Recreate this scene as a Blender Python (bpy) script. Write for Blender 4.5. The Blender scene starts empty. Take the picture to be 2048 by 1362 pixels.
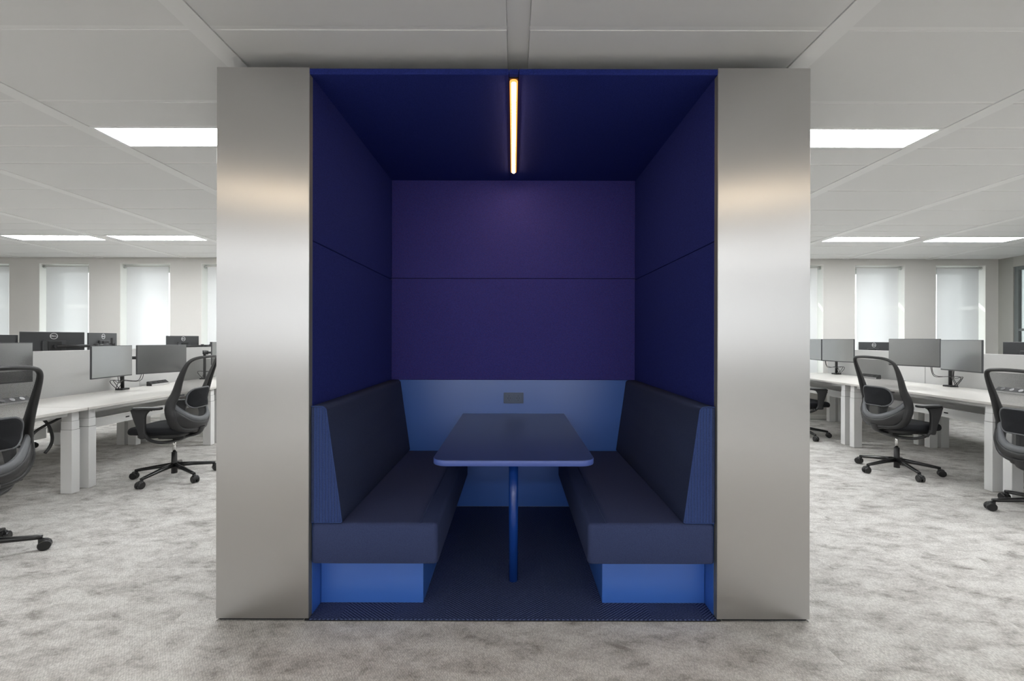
import bpy, bmesh, math, random
from mathutils import Vector, Matrix
random.seed(7)
S = bpy.context.scene
COL = S.collection
EYE = 1.352
F = 910.0
CEIL = 2.72

# ------------------------------------------------------------ camera, world, exposure
cam_d = bpy.data.cameras.new('camera'); cam = bpy.data.objects.new('camera', cam_d); COL.objects.link(cam)
cam_d.sensor_width = 36.0; cam_d.lens = 36.0 * F / 2048
cam_d.shift_x = -2.5 / 2048; cam_d.shift_y = -3.0 / 2048
cam_d.clip_start = 0.02
cam.matrix_world = Matrix.Translation((0, 0, EYE)) @ Matrix.Rotation(math.pi/2, 4, 'X') @ Matrix.Rotation(0.0020, 4, 'Z')
S.camera = cam
S.view_settings.view_transform = 'Standard'; S.view_settings.look = 'None'
S.view_settings.exposure = 1.25; S.view_settings.gamma = 1.0; S.view_settings.use_curve_mapping = False
S.cycles.use_denoising = True
S.cycles.max_bounces = 10; S.cycles.diffuse_bounces = 6; S.cycles.transparent_max_bounces = 16
S.cycles.sample_clamp_indirect = 20.0
S.cycles.caustics_reflective = False; S.cycles.caustics_refractive = False

PANEL_W = 14.0        # emission of the ceiling panels
SKY = 0.9            # overcast sky outside
W = bpy.data.worlds.new('sky'); S.world = W; W.use_nodes = True
nt = W.node_tree; nt.nodes.clear()
wo = nt.nodes.new('ShaderNodeOutputWorld'); bg = nt.nodes.new('ShaderNodeBackground')
tc = nt.nodes.new('ShaderNodeTexCoord'); sx = nt.nodes.new('ShaderNodeSeparateXYZ'); cr = nt.nodes.new('ShaderNodeValToRGB')
nt.links.new(tc.outputs['Generated'], sx.inputs[0]); nt.links.new(sx.outputs['Z'], cr.inputs[0])
cr.color_ramp.elements[0].position = 0.0; cr.color_ramp.elements[0].color = (0.93, 0.945, 0.96, 1)
cr.color_ramp.elements[1].position = 0.7; cr.color_ramp.elements[1].color = (1.6, 1.68, 1.8, 1)
nt.links.new(cr.outputs[0], bg.inputs[0]); bg.inputs[1].default_value = SKY
nt.links.new(bg.outputs[0], wo.inputs[0])

sun_d = bpy.data.lights.new('sun', 'SUN'); sun_d.energy = 2.4; sun_d.angle = 0.012; sun_d.color = (1.0, 0.96, 0.9)
sun = bpy.data.objects.new('sun', sun_d); COL.objects.link(sun)
sun.rotation_euler = Vector((0.66, -0.52, -0.54)).to_track_quat('-Z', 'Y').to_euler()

# ------------------------------------------------------------ materials
def srgb(r, g, b):
    f = lambda c: (c/255/12.92) if c/255 <= 0.04045 else ((c/255+0.055)/1.055)**2.4
    return (f(r), f(g), f(b), 1)
def mat(name, color, rough=0.5, metal=0.0, spec=0.5, **kw):
    m = bpy.data.materials.new(name); m.use_nodes = True
    p = m.node_tree.nodes['Principled BSDF']
    p.inputs['Base Color'].default_value = color
    p.inputs['Roughness'].default_value = rough; p.inputs['Metallic'].default_value = metal
    p.inputs['Specular IOR Level'].default_value = spec
    for k, v in kw.items(): p.inputs[k.replace('_', ' ')].default_value = v
    return m
def nodes(m):
    t = m.node_tree
    def N(kind, **kw):
        n = t.nodes.new(kind)
        for k, v in kw.items(): setattr(n, k, v)
        return n
    return t, N, t.links.new, t.nodes['Principled BSDF']
def set_ramp(r, pts):
    e = r.color_ramp.elements
    while len(e) < len(pts): e.new(0.5)
    for i, (p, c) in enumerate(pts): e[i].position = p; e[i].color = c

def fabric(name, c1, c2, scale=260, bump=0.25, rough=0.9, sheen=0.0, weave=True, speck=None):
    m = mat(name, c1, rough, spec=0.25)
    t, N, L, p = nodes(m)
    tc = N('ShaderNodeTexCoord'); 
    n1 = N('ShaderNodeTexNoise'); n1.inputs['Scale'].default_value = scale; n1.inputs['Detail'].default_value = 2
    n2 = N('ShaderNodeTexNoise'); n2.inputs['Scale'].default_value = scale*0.8; n2.inputs['Detail'].default_value = 3
    L(tc.outputs['Object'], n1.inputs[0]); L(tc.outputs['Object'], n2.inputs[0])
    ad = N('ShaderNodeMath', operation='ADD'); L(n1.outputs[0], ad.inputs[0]); L(n2.outputs[0], ad.inputs[1])
    r = N('ShaderNodeValToRGB'); set_ramp(r, [(0.38, c1), (0.62, c2)])
    hf = N('ShaderNodeMath', operation='MULTIPLY'); hf.inputs[1].default_value = 0.5
    L(ad.outputs[0], hf.inputs[0]); L(hf.outputs[0], r.inputs[0])
    out = r.outputs[0]
    if speck:
        n3 = N('ShaderNodeTexNoise'); n3.inputs['Scale'].default_value = 190; L(tc.outputs['Object'], n3.inputs[0])
        r3 = N('ShaderNodeValToRGB'); set_ramp(r3, [(0.56, (0,0,0,1)), (0.66, (1,1,1,1))]); L(n3.outputs[0], r3.inputs[0])
        mx = N('ShaderNodeMixRGB'); L(r3.outputs[0], mx.inputs[0]); L(out, mx.inputs[1]); mx.inputs[2].default_value = speck
        out = mx.outputs[0]
    L(out, p.inputs['Base Color'])
    b = N('ShaderNodeBump'); b.inputs['Strength'].default_value = bump; b.inputs['Distance'].default_value = 0.002
    L(hf.outputs[0], b.inputs['Height']); L(b.outputs[0], p.inputs['Normal'])
    if sheen:
        p.inputs['Sheen Weight'].default_value = sheen; p.inputs['Sheen Roughness'].default_value = 0.4
    return m

M = {}
M['wall'] = mat('wall_paint', srgb(212, 210, 206), 0.8)
M['wall_white'] = mat('reveal_paint', srgb(232, 231, 227), 0.7)
M['ceil'] = mat('ceiling_tile', srgb(229, 229, 228), 0.85, spec=0.2)
M['band'] = mat('ceiling_band', srgb(236, 236, 235), 0.5)
M['white'] = mat('white_lacquer', srgb(222, 222, 221), 0.4)
M['desk'] = mat('white_laminate', srgb(208, 205, 200), 0.35)
M['dark'] = mat('black_plastic', srgb(38, 38, 39), 0.45)
M['dark_gloss'] = mat('black_gloss', srgb(28, 28, 29), 0.22)
M['graphite'] = mat('graphite_plastic', srgb(92, 94, 97), 0.45)
M['chrome'] = mat('chrome', (0.75, 0.74, 0.72, 1), 0.18, 1.0)
M['alu'] = mat('aluminium', (0.72, 0.72, 0.72, 1), 0.35, 1.0)
M['screen'] = mat('monitor_screen', srgb(42, 43, 45), 0.16, IOR=3.8)
M['housing'] = mat('monitor_housing', srgb(66, 67, 69), 0.32)
M['logo'] = mat('logo_white', srgb(225, 226, 228), 0.4)
M['seat_black'] = fabric('seat_fabric', srgb(26, 27, 30), srgb(34, 35, 38), 420, .1)
M['divider'] = fabric('divider_fabric', srgb(200, 200, 199), srgb(206, 206, 205), 400, 0.05)
M['blue_paint'] = mat('blue_laminate', srgb(56, 104, 190), 0.33, IOR=1.85)
M['table_top'] = mat('blue_table_top', srgb(40, 58, 108), 0.30, IOR=1.65)
M['table_edge'] = mat('blue_table_edge', srgb(76, 96, 168), 0.4)
M['table_leg'] = mat('blue_steel', srgb(22, 62, 140), 0.25, spec=0.6)
M['felt_side'] = fabric('blue_felt_side', srgb(25, 37, 104), srgb(38, 50, 128), 260, 0.25)
M['felt_back'] = fabric('blue_felt_back', srgb(48, 52, 122), srgb(62, 64, 146), 260, 0.25, speck=srgb(88, 58, 118))
M['bench'] = fabric('bench_fabric', srgb(46, 56, 90), srgb(58, 68, 104), 420, 0.15)
M['bench_back'] = fabric('bench_back_fabric', srgb(38, 48, 78), srgb(52, 62, 92), 420, 0.15)
M['bench_rib'] = fabric('bench_rib_fabric', srgb(44, 62, 112), srgb(62, 82, 134), 420, 0.15)
M['socket'] = mat('socket_plastic', srgb(88, 104, 132), 0.4)
M['gap'] = mat('dark_gap', srgb(30, 30, 32), 0.8)
M['blindtube'] = mat('blind_tube', srgb(215, 215, 212), 0.4)

# brushed stainless steel, grain running upwards
def brushed(name, horizontal_spread=True):
    m = mat(name, (0.58, 0.575, 0.57, 1), 0.33, 1.0)
    t, N, L, p = nodes(m)
    p.inputs['Anisotropic'].default_value = 0.85
    tg = N('ShaderNodeTangent'); tg.direction_type = 'RADIAL'; tg.axis = 'Z'
    L(tg.outputs[0], p.inputs['Tangent'])
    tc = N('ShaderNodeTexCoord'); mp = N('ShaderNodeMapping'); mp.inputs['Scale'].default_value = (900, 900, 5)
    L(tc.outputs['Object'], mp.inputs[0])
    n = N('ShaderNodeTexNoise'); n.inputs['Scale'].default_value = 1.0; n.inputs['Detail'].default_value = 3
    L(mp.outputs[0], n.inputs[0])
    mr = N('ShaderNodeMapRange'); mr.inputs[3].default_value = 0.27; mr.inputs[4].default_value = 0.38
    L(n.outputs[0], mr.inputs[0]); L(mr.outputs[0], p.inputs['Roughness'])
    b = N('ShaderNodeBump'); b.inputs['Strength'].default_value = 0.04; b.inputs['Distance'].default_value = 0.0005
    L(n.outputs[0], b.inputs['Height']); L(b.outputs[0], p.inputs['Normal'])
    return m
M['steel'] = brushed('brushed_steel')
M['steel_edge'] = mat('steel_edge', srgb(112, 114, 116), 0.6, 0.2)

def carpet_grey():
    m = mat('grey_carpet', srgb(170, 165, 158), 0.95, spec=0.1)
    t, N, L, p = nodes(m)
    tc = N('ShaderNodeTexCoord'); oi = N('ShaderNodeObjectInfo')
    geo = N('ShaderNodeNewGeometry')
    off = N('ShaderNodeVectorMath', operation='SCALE'); off.inputs[0].default_value = (9, 5, 0)
    L(oi.outputs['Random'], off.inputs['Scale'])
    ad = N('ShaderNodeVectorMath', operation='ADD'); L(geo.outputs['Position'], ad.inputs[0])
    sc_ = N('ShaderNodeVectorMath', operation='SCALE'); sc_.inputs['Scale'].default_value = 0.03
    L(off.outputs[0], sc_.inputs[0]); L(sc_.outputs[0], ad.inputs[1])
    mp = N('ShaderNodeMapping'); mp.inputs['Rotation'].default_value = (0, 0, 0.6); mp.inputs['Scale'].default_value = (6.0, 11.0, 1)
    L(ad.outputs[0], mp.inputs[0])
    n = N('ShaderNodeTexNoise'); n.inputs['Scale'].default_value = 0.8; n.inputs['Detail'].default_value = 9; n.inputs['Roughness'].default_value = 0.72
    n.inputs['Distortion'].default_value = 0.25
    L(mp.outputs[0], n.inputs[0])
    r = N('ShaderNodeValToRGB')
    set_ramp(r, [(0.34, srgb(156, 152, 147)), (0.45, srgb(194, 191, 187)), (0.58, srgb(216, 214, 210))])
    L(n.outputs[0], r.inputs[0])
    # woven loops: short diagonal stitches
    mp2 = N('ShaderNodeMapping'); mp2.inputs['Rotation'].default_value = (0, 0, 0.5); mp2.inputs['Scale'].default_value = (1, 0.45, 1)
    L(geo.outputs['Position'], mp2.inputs[0])
    v = N('ShaderNodeTexVoronoi'); v.inputs['Scale'].default_value = 190; v.inputs['Randomness'].default_value = 0.55
    L(mp2.outputs[0], v.inputs['Vector'])
    r2 = N('ShaderNodeValToRGB'); set_ramp(r2, [(0.15, (1.16, 1.16, 1.16, 1)), (0.75, (0.62, 0.62, 0.62, 1))])
    L(v.outputs['Distance'], r2.inputs[0])
    mx = N('ShaderNodeMixRGB', blend_type='MULTIPLY'); mx.inputs[0].default_value = 0.75
    L(r.outputs[0], mx.inputs[1]); L(r2.outputs[0], mx.inputs[2]); L(mx.outputs[0], p.inputs['Base Color'])
    b = N('ShaderNodeBump'); b.inputs['Strength'].default_value = 0.6; b.inputs['Distance'].default_value = 0.003; b.invert = True
    L(v.outputs['Distance'], b.inputs['Height']); L(b.outputs[0], p.inputs['Normal'])
    return m
M['carpet'] = carpet_grey()

def carpet_navy(sgn):
    m = mat('navy_carpet', srgb(35, 42, 66), 0.95, spec=0.1)
    t, N, L, p = nodes(m)
    geo = N('ShaderNodeTexCoord'); sp = N('ShaderNodeSeparateXYZ'); L(geo.outputs['Object'], sp.inputs[0])
    # ribs run diagonally: constant along y = sgn*x
    a = N('ShaderNodeMath', operation='MULTIPLY'); a.inputs[1].default_value = sgn*0.8; L(sp.outputs['X'], a.inputs[0])
    d = N('ShaderNodeMath', operation='SUBTRACT'); L(sp.outputs['Y'], d.inputs[0]); L(a.outputs[0], d.inputs[1])
    s = N('ShaderNodeMath', operation='MULTIPLY'); s.inputs[1].default_value = 2*math.pi/0.0165; L(d.outputs[0], s.inputs[0])
    sn = N('ShaderNodeMath', operation='SINE'); L(s.outputs[0], sn.inputs[0])
    n = N('ShaderNodeTexNoise'); n.inputs['Scale'].default_value = 160; n.inputs['Detail'].default_value = 3; L(geo.outputs['Object'], n.inputs[0])
    ad = N('ShaderNodeMath', operation='MULTIPLY_ADD'); ad.inputs[1].default_value = 0.30; L(sn.outputs[0], ad.inputs[0]); L(n.outputs[0], ad.inputs[2])
    r = N('ShaderNodeValToRGB'); set_ramp(r, [(0.15, srgb(28, 37, 66)), (0.5, srgb(56, 66, 101)), (0.9, srgb(86, 97, 135))])
    L(ad.outputs[0], r.inputs[0]); L(r.outputs[0], p.inputs['Base Color'])
    b = N('ShaderNodeBump'); b.inputs['Strength'].default_value = 0.7; b.inputs['Distance'].default_value = 0.004
    L(ad.outputs[0], b.inputs['Height']); L(b.outputs[0], p.inputs['Normal'])
    return m
M['navy_a'] = carpet_navy(1); M['navy_b'] = carpet_navy(-1)

def emit(name, col, st):
    m = bpy.data.materials.new(name); m.use_nodes = True
    t = m.node_tree; t.nodes.clear(); o = t.nodes.new('ShaderNodeOutputMaterial'); e = t.nodes.new('ShaderNodeEmission')
    e.inputs[0].default_value = col; e.inputs[1].default_value = st; t.links.new(e.outputs[0], o.inputs[0]); return m
M['panel_light'] = emit('panel_diffuser', (0.965, 0.985, 1.0, 1), PANEL_W)
M['warm_panel'] = emit('warm_panel_diffuser', (1.0, 0.81, 0.58, 1), 3.8)
M['warm_bar'] = emit('warm_led', (1.0, 0.66, 0.40, 1), 26.0)
M['halo'] = emit('painted_halo', (1.0, 0.33, 0.075, 1), 0.85)  # orange halo of the LED bar, put in as a weak glow colour
M['warm_spot'] = emit('warm_spot_led', (1.0, 0.72, 0.42, 1), 90.0)

def blend(name, kinds):
    """kinds: list of (node, colour, weight) mixed in sequence"""
    m = bpy.data.materials.new(name); m.use_nodes = True
    t = m.node_tree; t.nodes.clear(); o = t.nodes.new('ShaderNodeOutputMaterial')
    cur = None
    for kind, colr, fac in kinds:
        n = t.nodes.new(kind); n.inputs['Color'].default_value = colr
        if 'Roughness' in n.inputs and kind == 'ShaderNodeBsdfGlossy': n.inputs['Roughness'].default_value = 0.03
        if cur is None: cur = n.outputs[0]
        else:
            x = t.nodes.new('ShaderNodeMixShader'); x.inputs[0].default_value = fac
            t.links.new(cur, x.inputs[1]); t.links.new(n.outputs[0], x.inputs[2]); cur = x.outputs[0]
    t.links.new(cur, o.inputs[0]); return m
M['glass'] = blend('window_glass', [('ShaderNodeBsdfTransparent', (0.93, 0.96, 0.95, 1), 0), ('ShaderNodeBsdfGlossy', (1, 1, 1, 1), 0.08)])
M['part_glass'] = blend('partition_glass', [('ShaderNodeBsdfTransparent', (0.62, 0.68, 0.67, 1), 0), ('ShaderNodeBsdfGlossy', (1, 1, 1, 1), 0.35)])
M['blind'] = blend('blind_cloth', [('ShaderNodeBsdfTranslucent', (0.86, 0.87, 0.88, 1), 0), ('ShaderNodeBsdfDiffuse', (0.86, 0.86, 0.86, 1), 0.72), ('ShaderNodeBsdfTransparent', (1, 1, 1, 1), 0.26)])
M['film'] = blend('frosted_film', [('ShaderNodeBsdfTranslucent', (0.95, 0.96, 0.97, 1), 0), ('ShaderNodeBsdfTransparent', (1, 1, 1, 1), 0.35)])
M['frame'] = mat('window_frame_paint', srgb(190, 194, 190), 0.5)

def mesh_mat():
    m = bpy.data.materials.new('chair_mesh'); m.use_nodes = True
    t = m.node_tree; p = t.nodes['Principled BSDF']; o = t.nodes['Material Output']
    p.inputs['Base Color'].default_value = srgb(34, 35, 37); p.inputs['Roughness'].default_value = 0.6
    tc = t.nodes.new('ShaderNodeTexCoord'); v = t.nodes.new('ShaderNodeTexVoronoi'); v.inputs['Scale'].default_value = 300; v.inputs['Randomness'].default_value = 0.0
    mp = t.nodes.new('ShaderNodeMapping'); mp.inputs['Rotation'].default_value = (0, 0.785, 0); mp.inputs['Scale'].default_value = (1, 0, 1)
    t.links.new(tc.outputs['Object'], mp.inputs[0]); t.links.new(mp.outputs[0], v.inputs['Vector'])
    r = t.nodes.new('ShaderNodeMath'); r.operation = 'LESS_THAN'; r.inputs[1].default_value = 0.37; t.links.new(v.outputs['Distance'], r.inputs[0])
    tr = t.nodes.new('ShaderNodeBsdfTransparent'); x = t.nodes.new('ShaderNodeMixShader')
    t.links.new(r.outputs[0], x.inputs[0]); t.links.new(p.outputs[0], x.inputs[1]); t.links.new(tr.outputs[0], x.inputs[2])
    t.links.new(x.outputs[0], o.inputs[0]); return m
M['mesh'] = mesh_mat()

# ------------------------------------------------------------ mesh helpers
def obj(name, bm, m, parent=None, smooth=False, loc=None):
    me = bpy.data.meshes.new(name); bmesh.ops.recalc_face_normals(bm, faces=bm.faces[:]); bm.to_mesh(me); bm.free()
    if smooth:
        me.shade_smooth() if smooth is True else None
    me.materials.append(m)
    o = bpy.data.objects.new(name, me); COL.objects.link(o)
    if loc: o.location = loc
    if parent: o.parent = parent
    return o
def thing(name, label, cat, loc=(0, 0, 0), rz=0, group=None):
    o = bpy.data.objects.new(name, None); COL.objects.link(o); o.empty_display_size = 0.1
    o.location = loc; o.rotation_euler = (0, 0, rz)
    tag(o, label, cat, group); return o
def tag(o, label=None, cat=None, group=None, kind=None):
    if label: o['label'] = label
    if cat: o['category'] = cat
    if group: o['group'] = group
    if kind: o['kind'] = kind
    return o
def box(bm, x0, x1, y0, y1, z0, z1, bev=0.0, seg=2):
    r = bmesh.ops.create_cube(bm, size=1.0)
    for v in r['verts']:
        v.co = Vector(((x0+x1)/2 + v.co.x*(x1-x0), (y0+y1)/2 + v.co.y*(y1-y0), (z0+z1)/2 + v.co.z*(z1-z0)))
    if bev > 0:
        es = list({e for v in r['verts'] for e in v.link_edges})
        bmesh.ops.bevel(bm, geom=es, offset=bev, segments=seg, affect='EDGES', profile=0.5)
    return bm
def bx(*a, **k): return box(bmesh.new(), *a, **k)
def tube(bm, pts, rad, n=10, cap=True, flat=None):
    """sweep a circle (radius number or list; flat=(a,b) multiplies along two axes)"""
    pts = [Vector(p) for p in pts]; rings = []
    up = Vector((0, 0, 1)); prev = None
    for i, p in enumerate(pts):
        d = (pts[min(i+1, len(pts)-1)] - pts[max(i-1, 0)]).normalized()
        if prev is None:
            a = d.cross(up)
            if a.length < 1e-3: a = d.cross(Vector((0, 1, 0)))
            a.normalize()
        else:
            a = (prev - d*prev.dot(d)).normalized()
        prev = a; b = d.cross(a)
        r = rad[i] if isinstance(rad, (list, tuple)) else rad
        fa, fb = flat or (1, 1)
        rings.append([bm.verts.new(p + a*math.cos(2*math.pi*k/n)*r*fa + b*math.sin(2*math.pi*k/n)*r*fb) for k in range(n)])
    for i in range(len(rings)-1):
        for k in range(n):
            bm.faces.new((rings[i][k], rings[i][(k+1) % n], rings[i+1][(k+1) % n], rings[i+1][k])).smooth = True
    if cap:
        bm.faces.new(rings[0][::-1]); bm.faces.new(rings[-1])
    return bm
def cyl(bm, p0, p1, r0, r1=None, n=20):
    return tube(bm, [p0, p1], [r0, r0 if r1 is None else r1], n)
def spline(pts, n=6, closed=False):
    P = [Vector(p) for p in pts]; out = []; m = len(P)
    rng = range(m) if closed else range(m-1)
    for i in rng:
        if closed: a, b, c, d = P[(i-1) % m], P[i], P[(i+1) % m], P[(i+2) % m]
        else: a, b, c, d = P[max(i-1, 0)], P[i], P[i+1], P[min(i+2, m-1)]
        for k in range(n):
            t = k/n
            out.append(0.5*((2*b) + (c-a)*t + (2*a-5*b+4*c-d)*t*t + (3*b-a-3*c+d)*t**3))
    if not closed: out.append(P[-1])
    return out
def plate(bm, outline, prof, place, dome=None):
    """outline: list of (x,y); prof: list of (inset,h) rings; place(x,y,h)->Vector. capped both ends"""
    n = len(outline); cx = sum(p[0] for p in outline)/n; cy = sum(p[1] for p in outline)/n
    nrm = []
    for i in range(n):
        a = outline[i-1]; b = outline[(i+1) % n]; t = Vector((b[0]-a[0], b[1]-a[1])); t.normalize(); nrm.append((t.y, -t.x))
    rings = []
    for ins, h in prof:
        rings.append([bm.verts.new(place(outline[i][0]-nrm[i][0]*ins, outline[i][1]-nrm[i][1]*ins, h)) for i in range(n)])
    for a, b in zip(rings, rings[1:]):
        for i in range(n):
            bm.faces.new((a[i], a[(i+1) % n], b[(i+1) % n], b[i])).smooth = True
    bm.faces.new(rings[0][::-1])
    if dome is None: bm.faces.new(rings[-1]); return bm
    ins, h0 = prof[-1]; last = rings[-1]
    for f in (.72, .42, .16):
        hh = h0 + dome*(1-f*f)
        nr_ = [bm.verts.new(place(cx+(outline[i][0]-nrm[i][0]*ins-cx)*f, cy+(outline[i][1]-nrm[i][1]*ins-cy)*f, hh)) for i in range(n)]
        for i in range(n): bm.faces.new((last[i], last[(i+1) % n], nr_[(i+1) % n], nr_[i])).smooth = True
        last = nr_
    bm.faces.new(last).smooth = True
    return bm
def round_rect(w, h, r, seg=6, cx=0, cy=0):
    out = []
    for sx_, sy_, a0 in ((1, -1, -90), (1, 1, 0), (-1, 1, 90), (-1, -1, 180)):
        for k in range(seg+1):
            a = math.radians(a0 + 90*k/seg)
            out.append((cx+sx_*(w/2-r)+r*math.cos(a), cy+sy_*(h/2-r)+r*math.sin(a)))
    return out
def edge_prof(t, r, seg=4):
    """(inset,h) rings for a slab of thickness t with rounded edges r"""
    out = [(r*(1-math.sin(math.pi/2*k/seg)), r*(1-math.cos(math.pi/2*k/seg))) for k in range(seg+1)]
    out += [(r*(1-math.cos(math.pi/2*k/seg)), t-r+r*math.sin(math.pi/2*k/seg)) for k in range(seg+1)]
    return out
def kids(o): return [c for c in bpy.data.objects if c.parent == o]
def copy_tree(o, parent=None):
    c = o.copy(); COL.objects.link(c); c.parent = parent
    for ch in kids(o): copy_tree(ch, c)
    return c

# ------------------------------------------------------------ floor
floor = tag(obj('floor', bx(-10.2, 8.5, -4.7, 8.6, -0.12, -0.006), M['carpet']), kind='structure')
TS = 0.5; tile_me = None; tiles = 0
bm = bx(-TS/2+.0002, TS/2-.0002, -TS/2+.0002, TS/2-.0002, -0.006, 0.0)
t0 = obj('carpet_tile', bm, M['carpet']); tile_me = t0.data; first = True
X0 = -0.12; Y0 = 2.1775
pts_t = []
for j in range(-3, 12):
    yc = Y0 + (j+0.5)*TS
    if yc + TS/2 > 7.74: continue
    for i in range(-18, 17):
        xc = X0 + (i+0.5)*TS
        if abs(xc) - TS/2 > 1.19*(yc+TS/2) + 0.05: continue
        if yc > Y0 and abs(xc) + TS/2 < 1.44 and yc < 3.9: continue
        if xc > 8.0 or xc < -9.6: continue
        if yc > Y0 and yc < 3.7 and abs(xc) - TS/2 < 1.42:      # tiles cut along the booth
            pass
        # hidden directly behind the booth
        if yc > 3.9 and abs(xc)+TS/2 < 1.42/2.177*(yc-TS/2): continue
        pts_t.append((xc, yc))
pts_t.sort(key=lambda p: p[1])
for (xc, yc) in pts_t[:300]:
    o = t0 if first else t0.copy()
    if not first: COL.objects.link(o)
    first = False
    x0, x1 = xc-TS/2, xc+TS/2
    o.location = (xc, yc, 0)
    if yc > Y0 and yc < 3.7 and x0 < 1.42 and x1 > -1.42 and (x0 < -1.42 or x1 > 1.42):
        if x0 < -1.42: w = -1.42 - x0; o.location.x = x0 + w/2
        else: w = x1 - 1.42; o.location.x = x1 - w/2
        o.scale.x = w/TS
    o.parent = floor
    tiles += 1
print('carpet tiles', tiles)
# filler carpet where no separate tiles lie (too far or hidden)
if len(pts_t) > 300:
    yl = pts_t[300][1] - TS/2
    print('tiles cut at', yl)

# ------------------------------------------------------------ ceiling
ceil_ = tag(obj('ceiling', bx(-10.2, 8.5, -4.7, 8.6, CEIL+0.035, CEIL+0.15), M['ceil']), kind='structure')
MOD = 1.41; XC = 0.02; BW = 0.05
rows = []   # (y0,y1,type)
u = 0.3115; ybase = 2.945
edges = []
for n in range(-3, 2):
    yb = ybase + n*10*u
    pat = ((0, 1, 'L'), (1, 2, 't'), (2, 4, 't'), (4, 6, 't'), (6, 8, 't'), (8, 9, 't'), (9, 10, 't')) if n >= 0 else ((0, 1, 'L'), (1, 3, 't'), (3, 5, 't'), (5, 7, 't'), (7, 9, 't'), (9, 10, 't'))
    for a, b, k in pat:
        rows.append((yb+a*u, yb+b*u, k))
# rows before the light: ... 2u tile ending one u before
bandsX = [XC + k*MOD for k in range(-7, 7)]
for k, bxp in enumerate(bandsX):
    obj('ceiling_band', bx(bxp-BW, bxp+BW, -4.5, 7.75, CEIL-0.001+(.026 if k == 7 else 0), CEIL+0.035), M['band'], ceil_)
LIGHTS = {(0, -2), (0, 1), (1, 3), (1, 4), (1, -4), (1, -5), (1, 1), (1, -2), (0, 3), (0, -5), (1, 0), (1, -1),  # includes panels added out of view to brighten the office
          (-1, -5), (-1, 3), (-1, -2), (-1, 1), (-2, -2), (-2, 1), (-2, -4), (-2, 3), (-2, -1), (-2, 0)}  # rows out of view, some panels added for more frontal light
light_pos = []
tile_cache = {}
g = 0.0015
def ctile(w, d):
    key = (round(w, 3), round(d, 3))
    if key not in tile_cache:
        b = bx(-w/2, w/2, -d/2, d/2, 0.0, 0.022, bev=0.0015, seg=1)
        o = obj('ceiling_tile', b, M['ceil'], ceil_); tile_cache[key] = o.data; return o
    o = bpy.data.objects.new('ceiling_tile', tile_cache[key]); COL.objects.link(o); o.parent = ceil_; return o
crossY = set()
for (ya, yb, k) in rows:
    if yb > 7.75 + 0.3 or ya < -4.45: continue
    yb = min(yb, 7.745)
    n = round((ya-ybase)/(10*u)) if k == 'L' else None
    for c in range(-7, 6):
        xa, xb = XC + c*MOD + BW, XC + (c+1)*MOD - BW
        if xb > 8.5: xb = 8.26
        if k == 'L' and (n, c) in LIGHTS:
            light_pos.append((n, c, (xa+xb)/2, (ya+yb)/2, xb-xa, yb-ya)); continue
        vis = ya > 1.0 and abs((xa+xb)/2) - 0.7 < 1.2*yb
        if vis:
            o = ctile(xb-xa-2*g, yb-ya-0.026); o.location = ((xa+xb)/2, (ya+yb)/2, CEIL+0.004)
    crossY.add(round(ya, 4))
b = bmesh.new()
for y in crossY:
    if y < 1.0: continue
    for c in range(-7, 6):
        xa, xb = XC + c*MOD + BW, XC + (c+1)*MOD - BW
        box(b, xa, xb, y-0.0122, y+0.0122, CEIL+0.007, CEIL+0.034)
tag(obj('ceiling_tee_bar', b, M['band'], ceil_), kind='stuff')
# plain field of tiles behind the viewpoint
b = bmesh.new()
for c in range(-7, 6):
    xa, xb = XC + c*MOD + BW, XC + (c+1)*MOD - BW
    for (ya, yb, k) in rows:
        if ya > 1.0 or ya < -4.45: continue
        n = round((ya-ybase)/(10*u)) if k == 'L' else None
        if k == 'L' and (n, c) in LIGHTS: continue
        box(b, xa+g, xb-g, ya+.008, min(yb, 7.7)-.008, CEIL+0.006, CEIL+0.028)
tag(obj('ceiling_field', b, M['ceil'], ceil_), kind='stuff')

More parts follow.
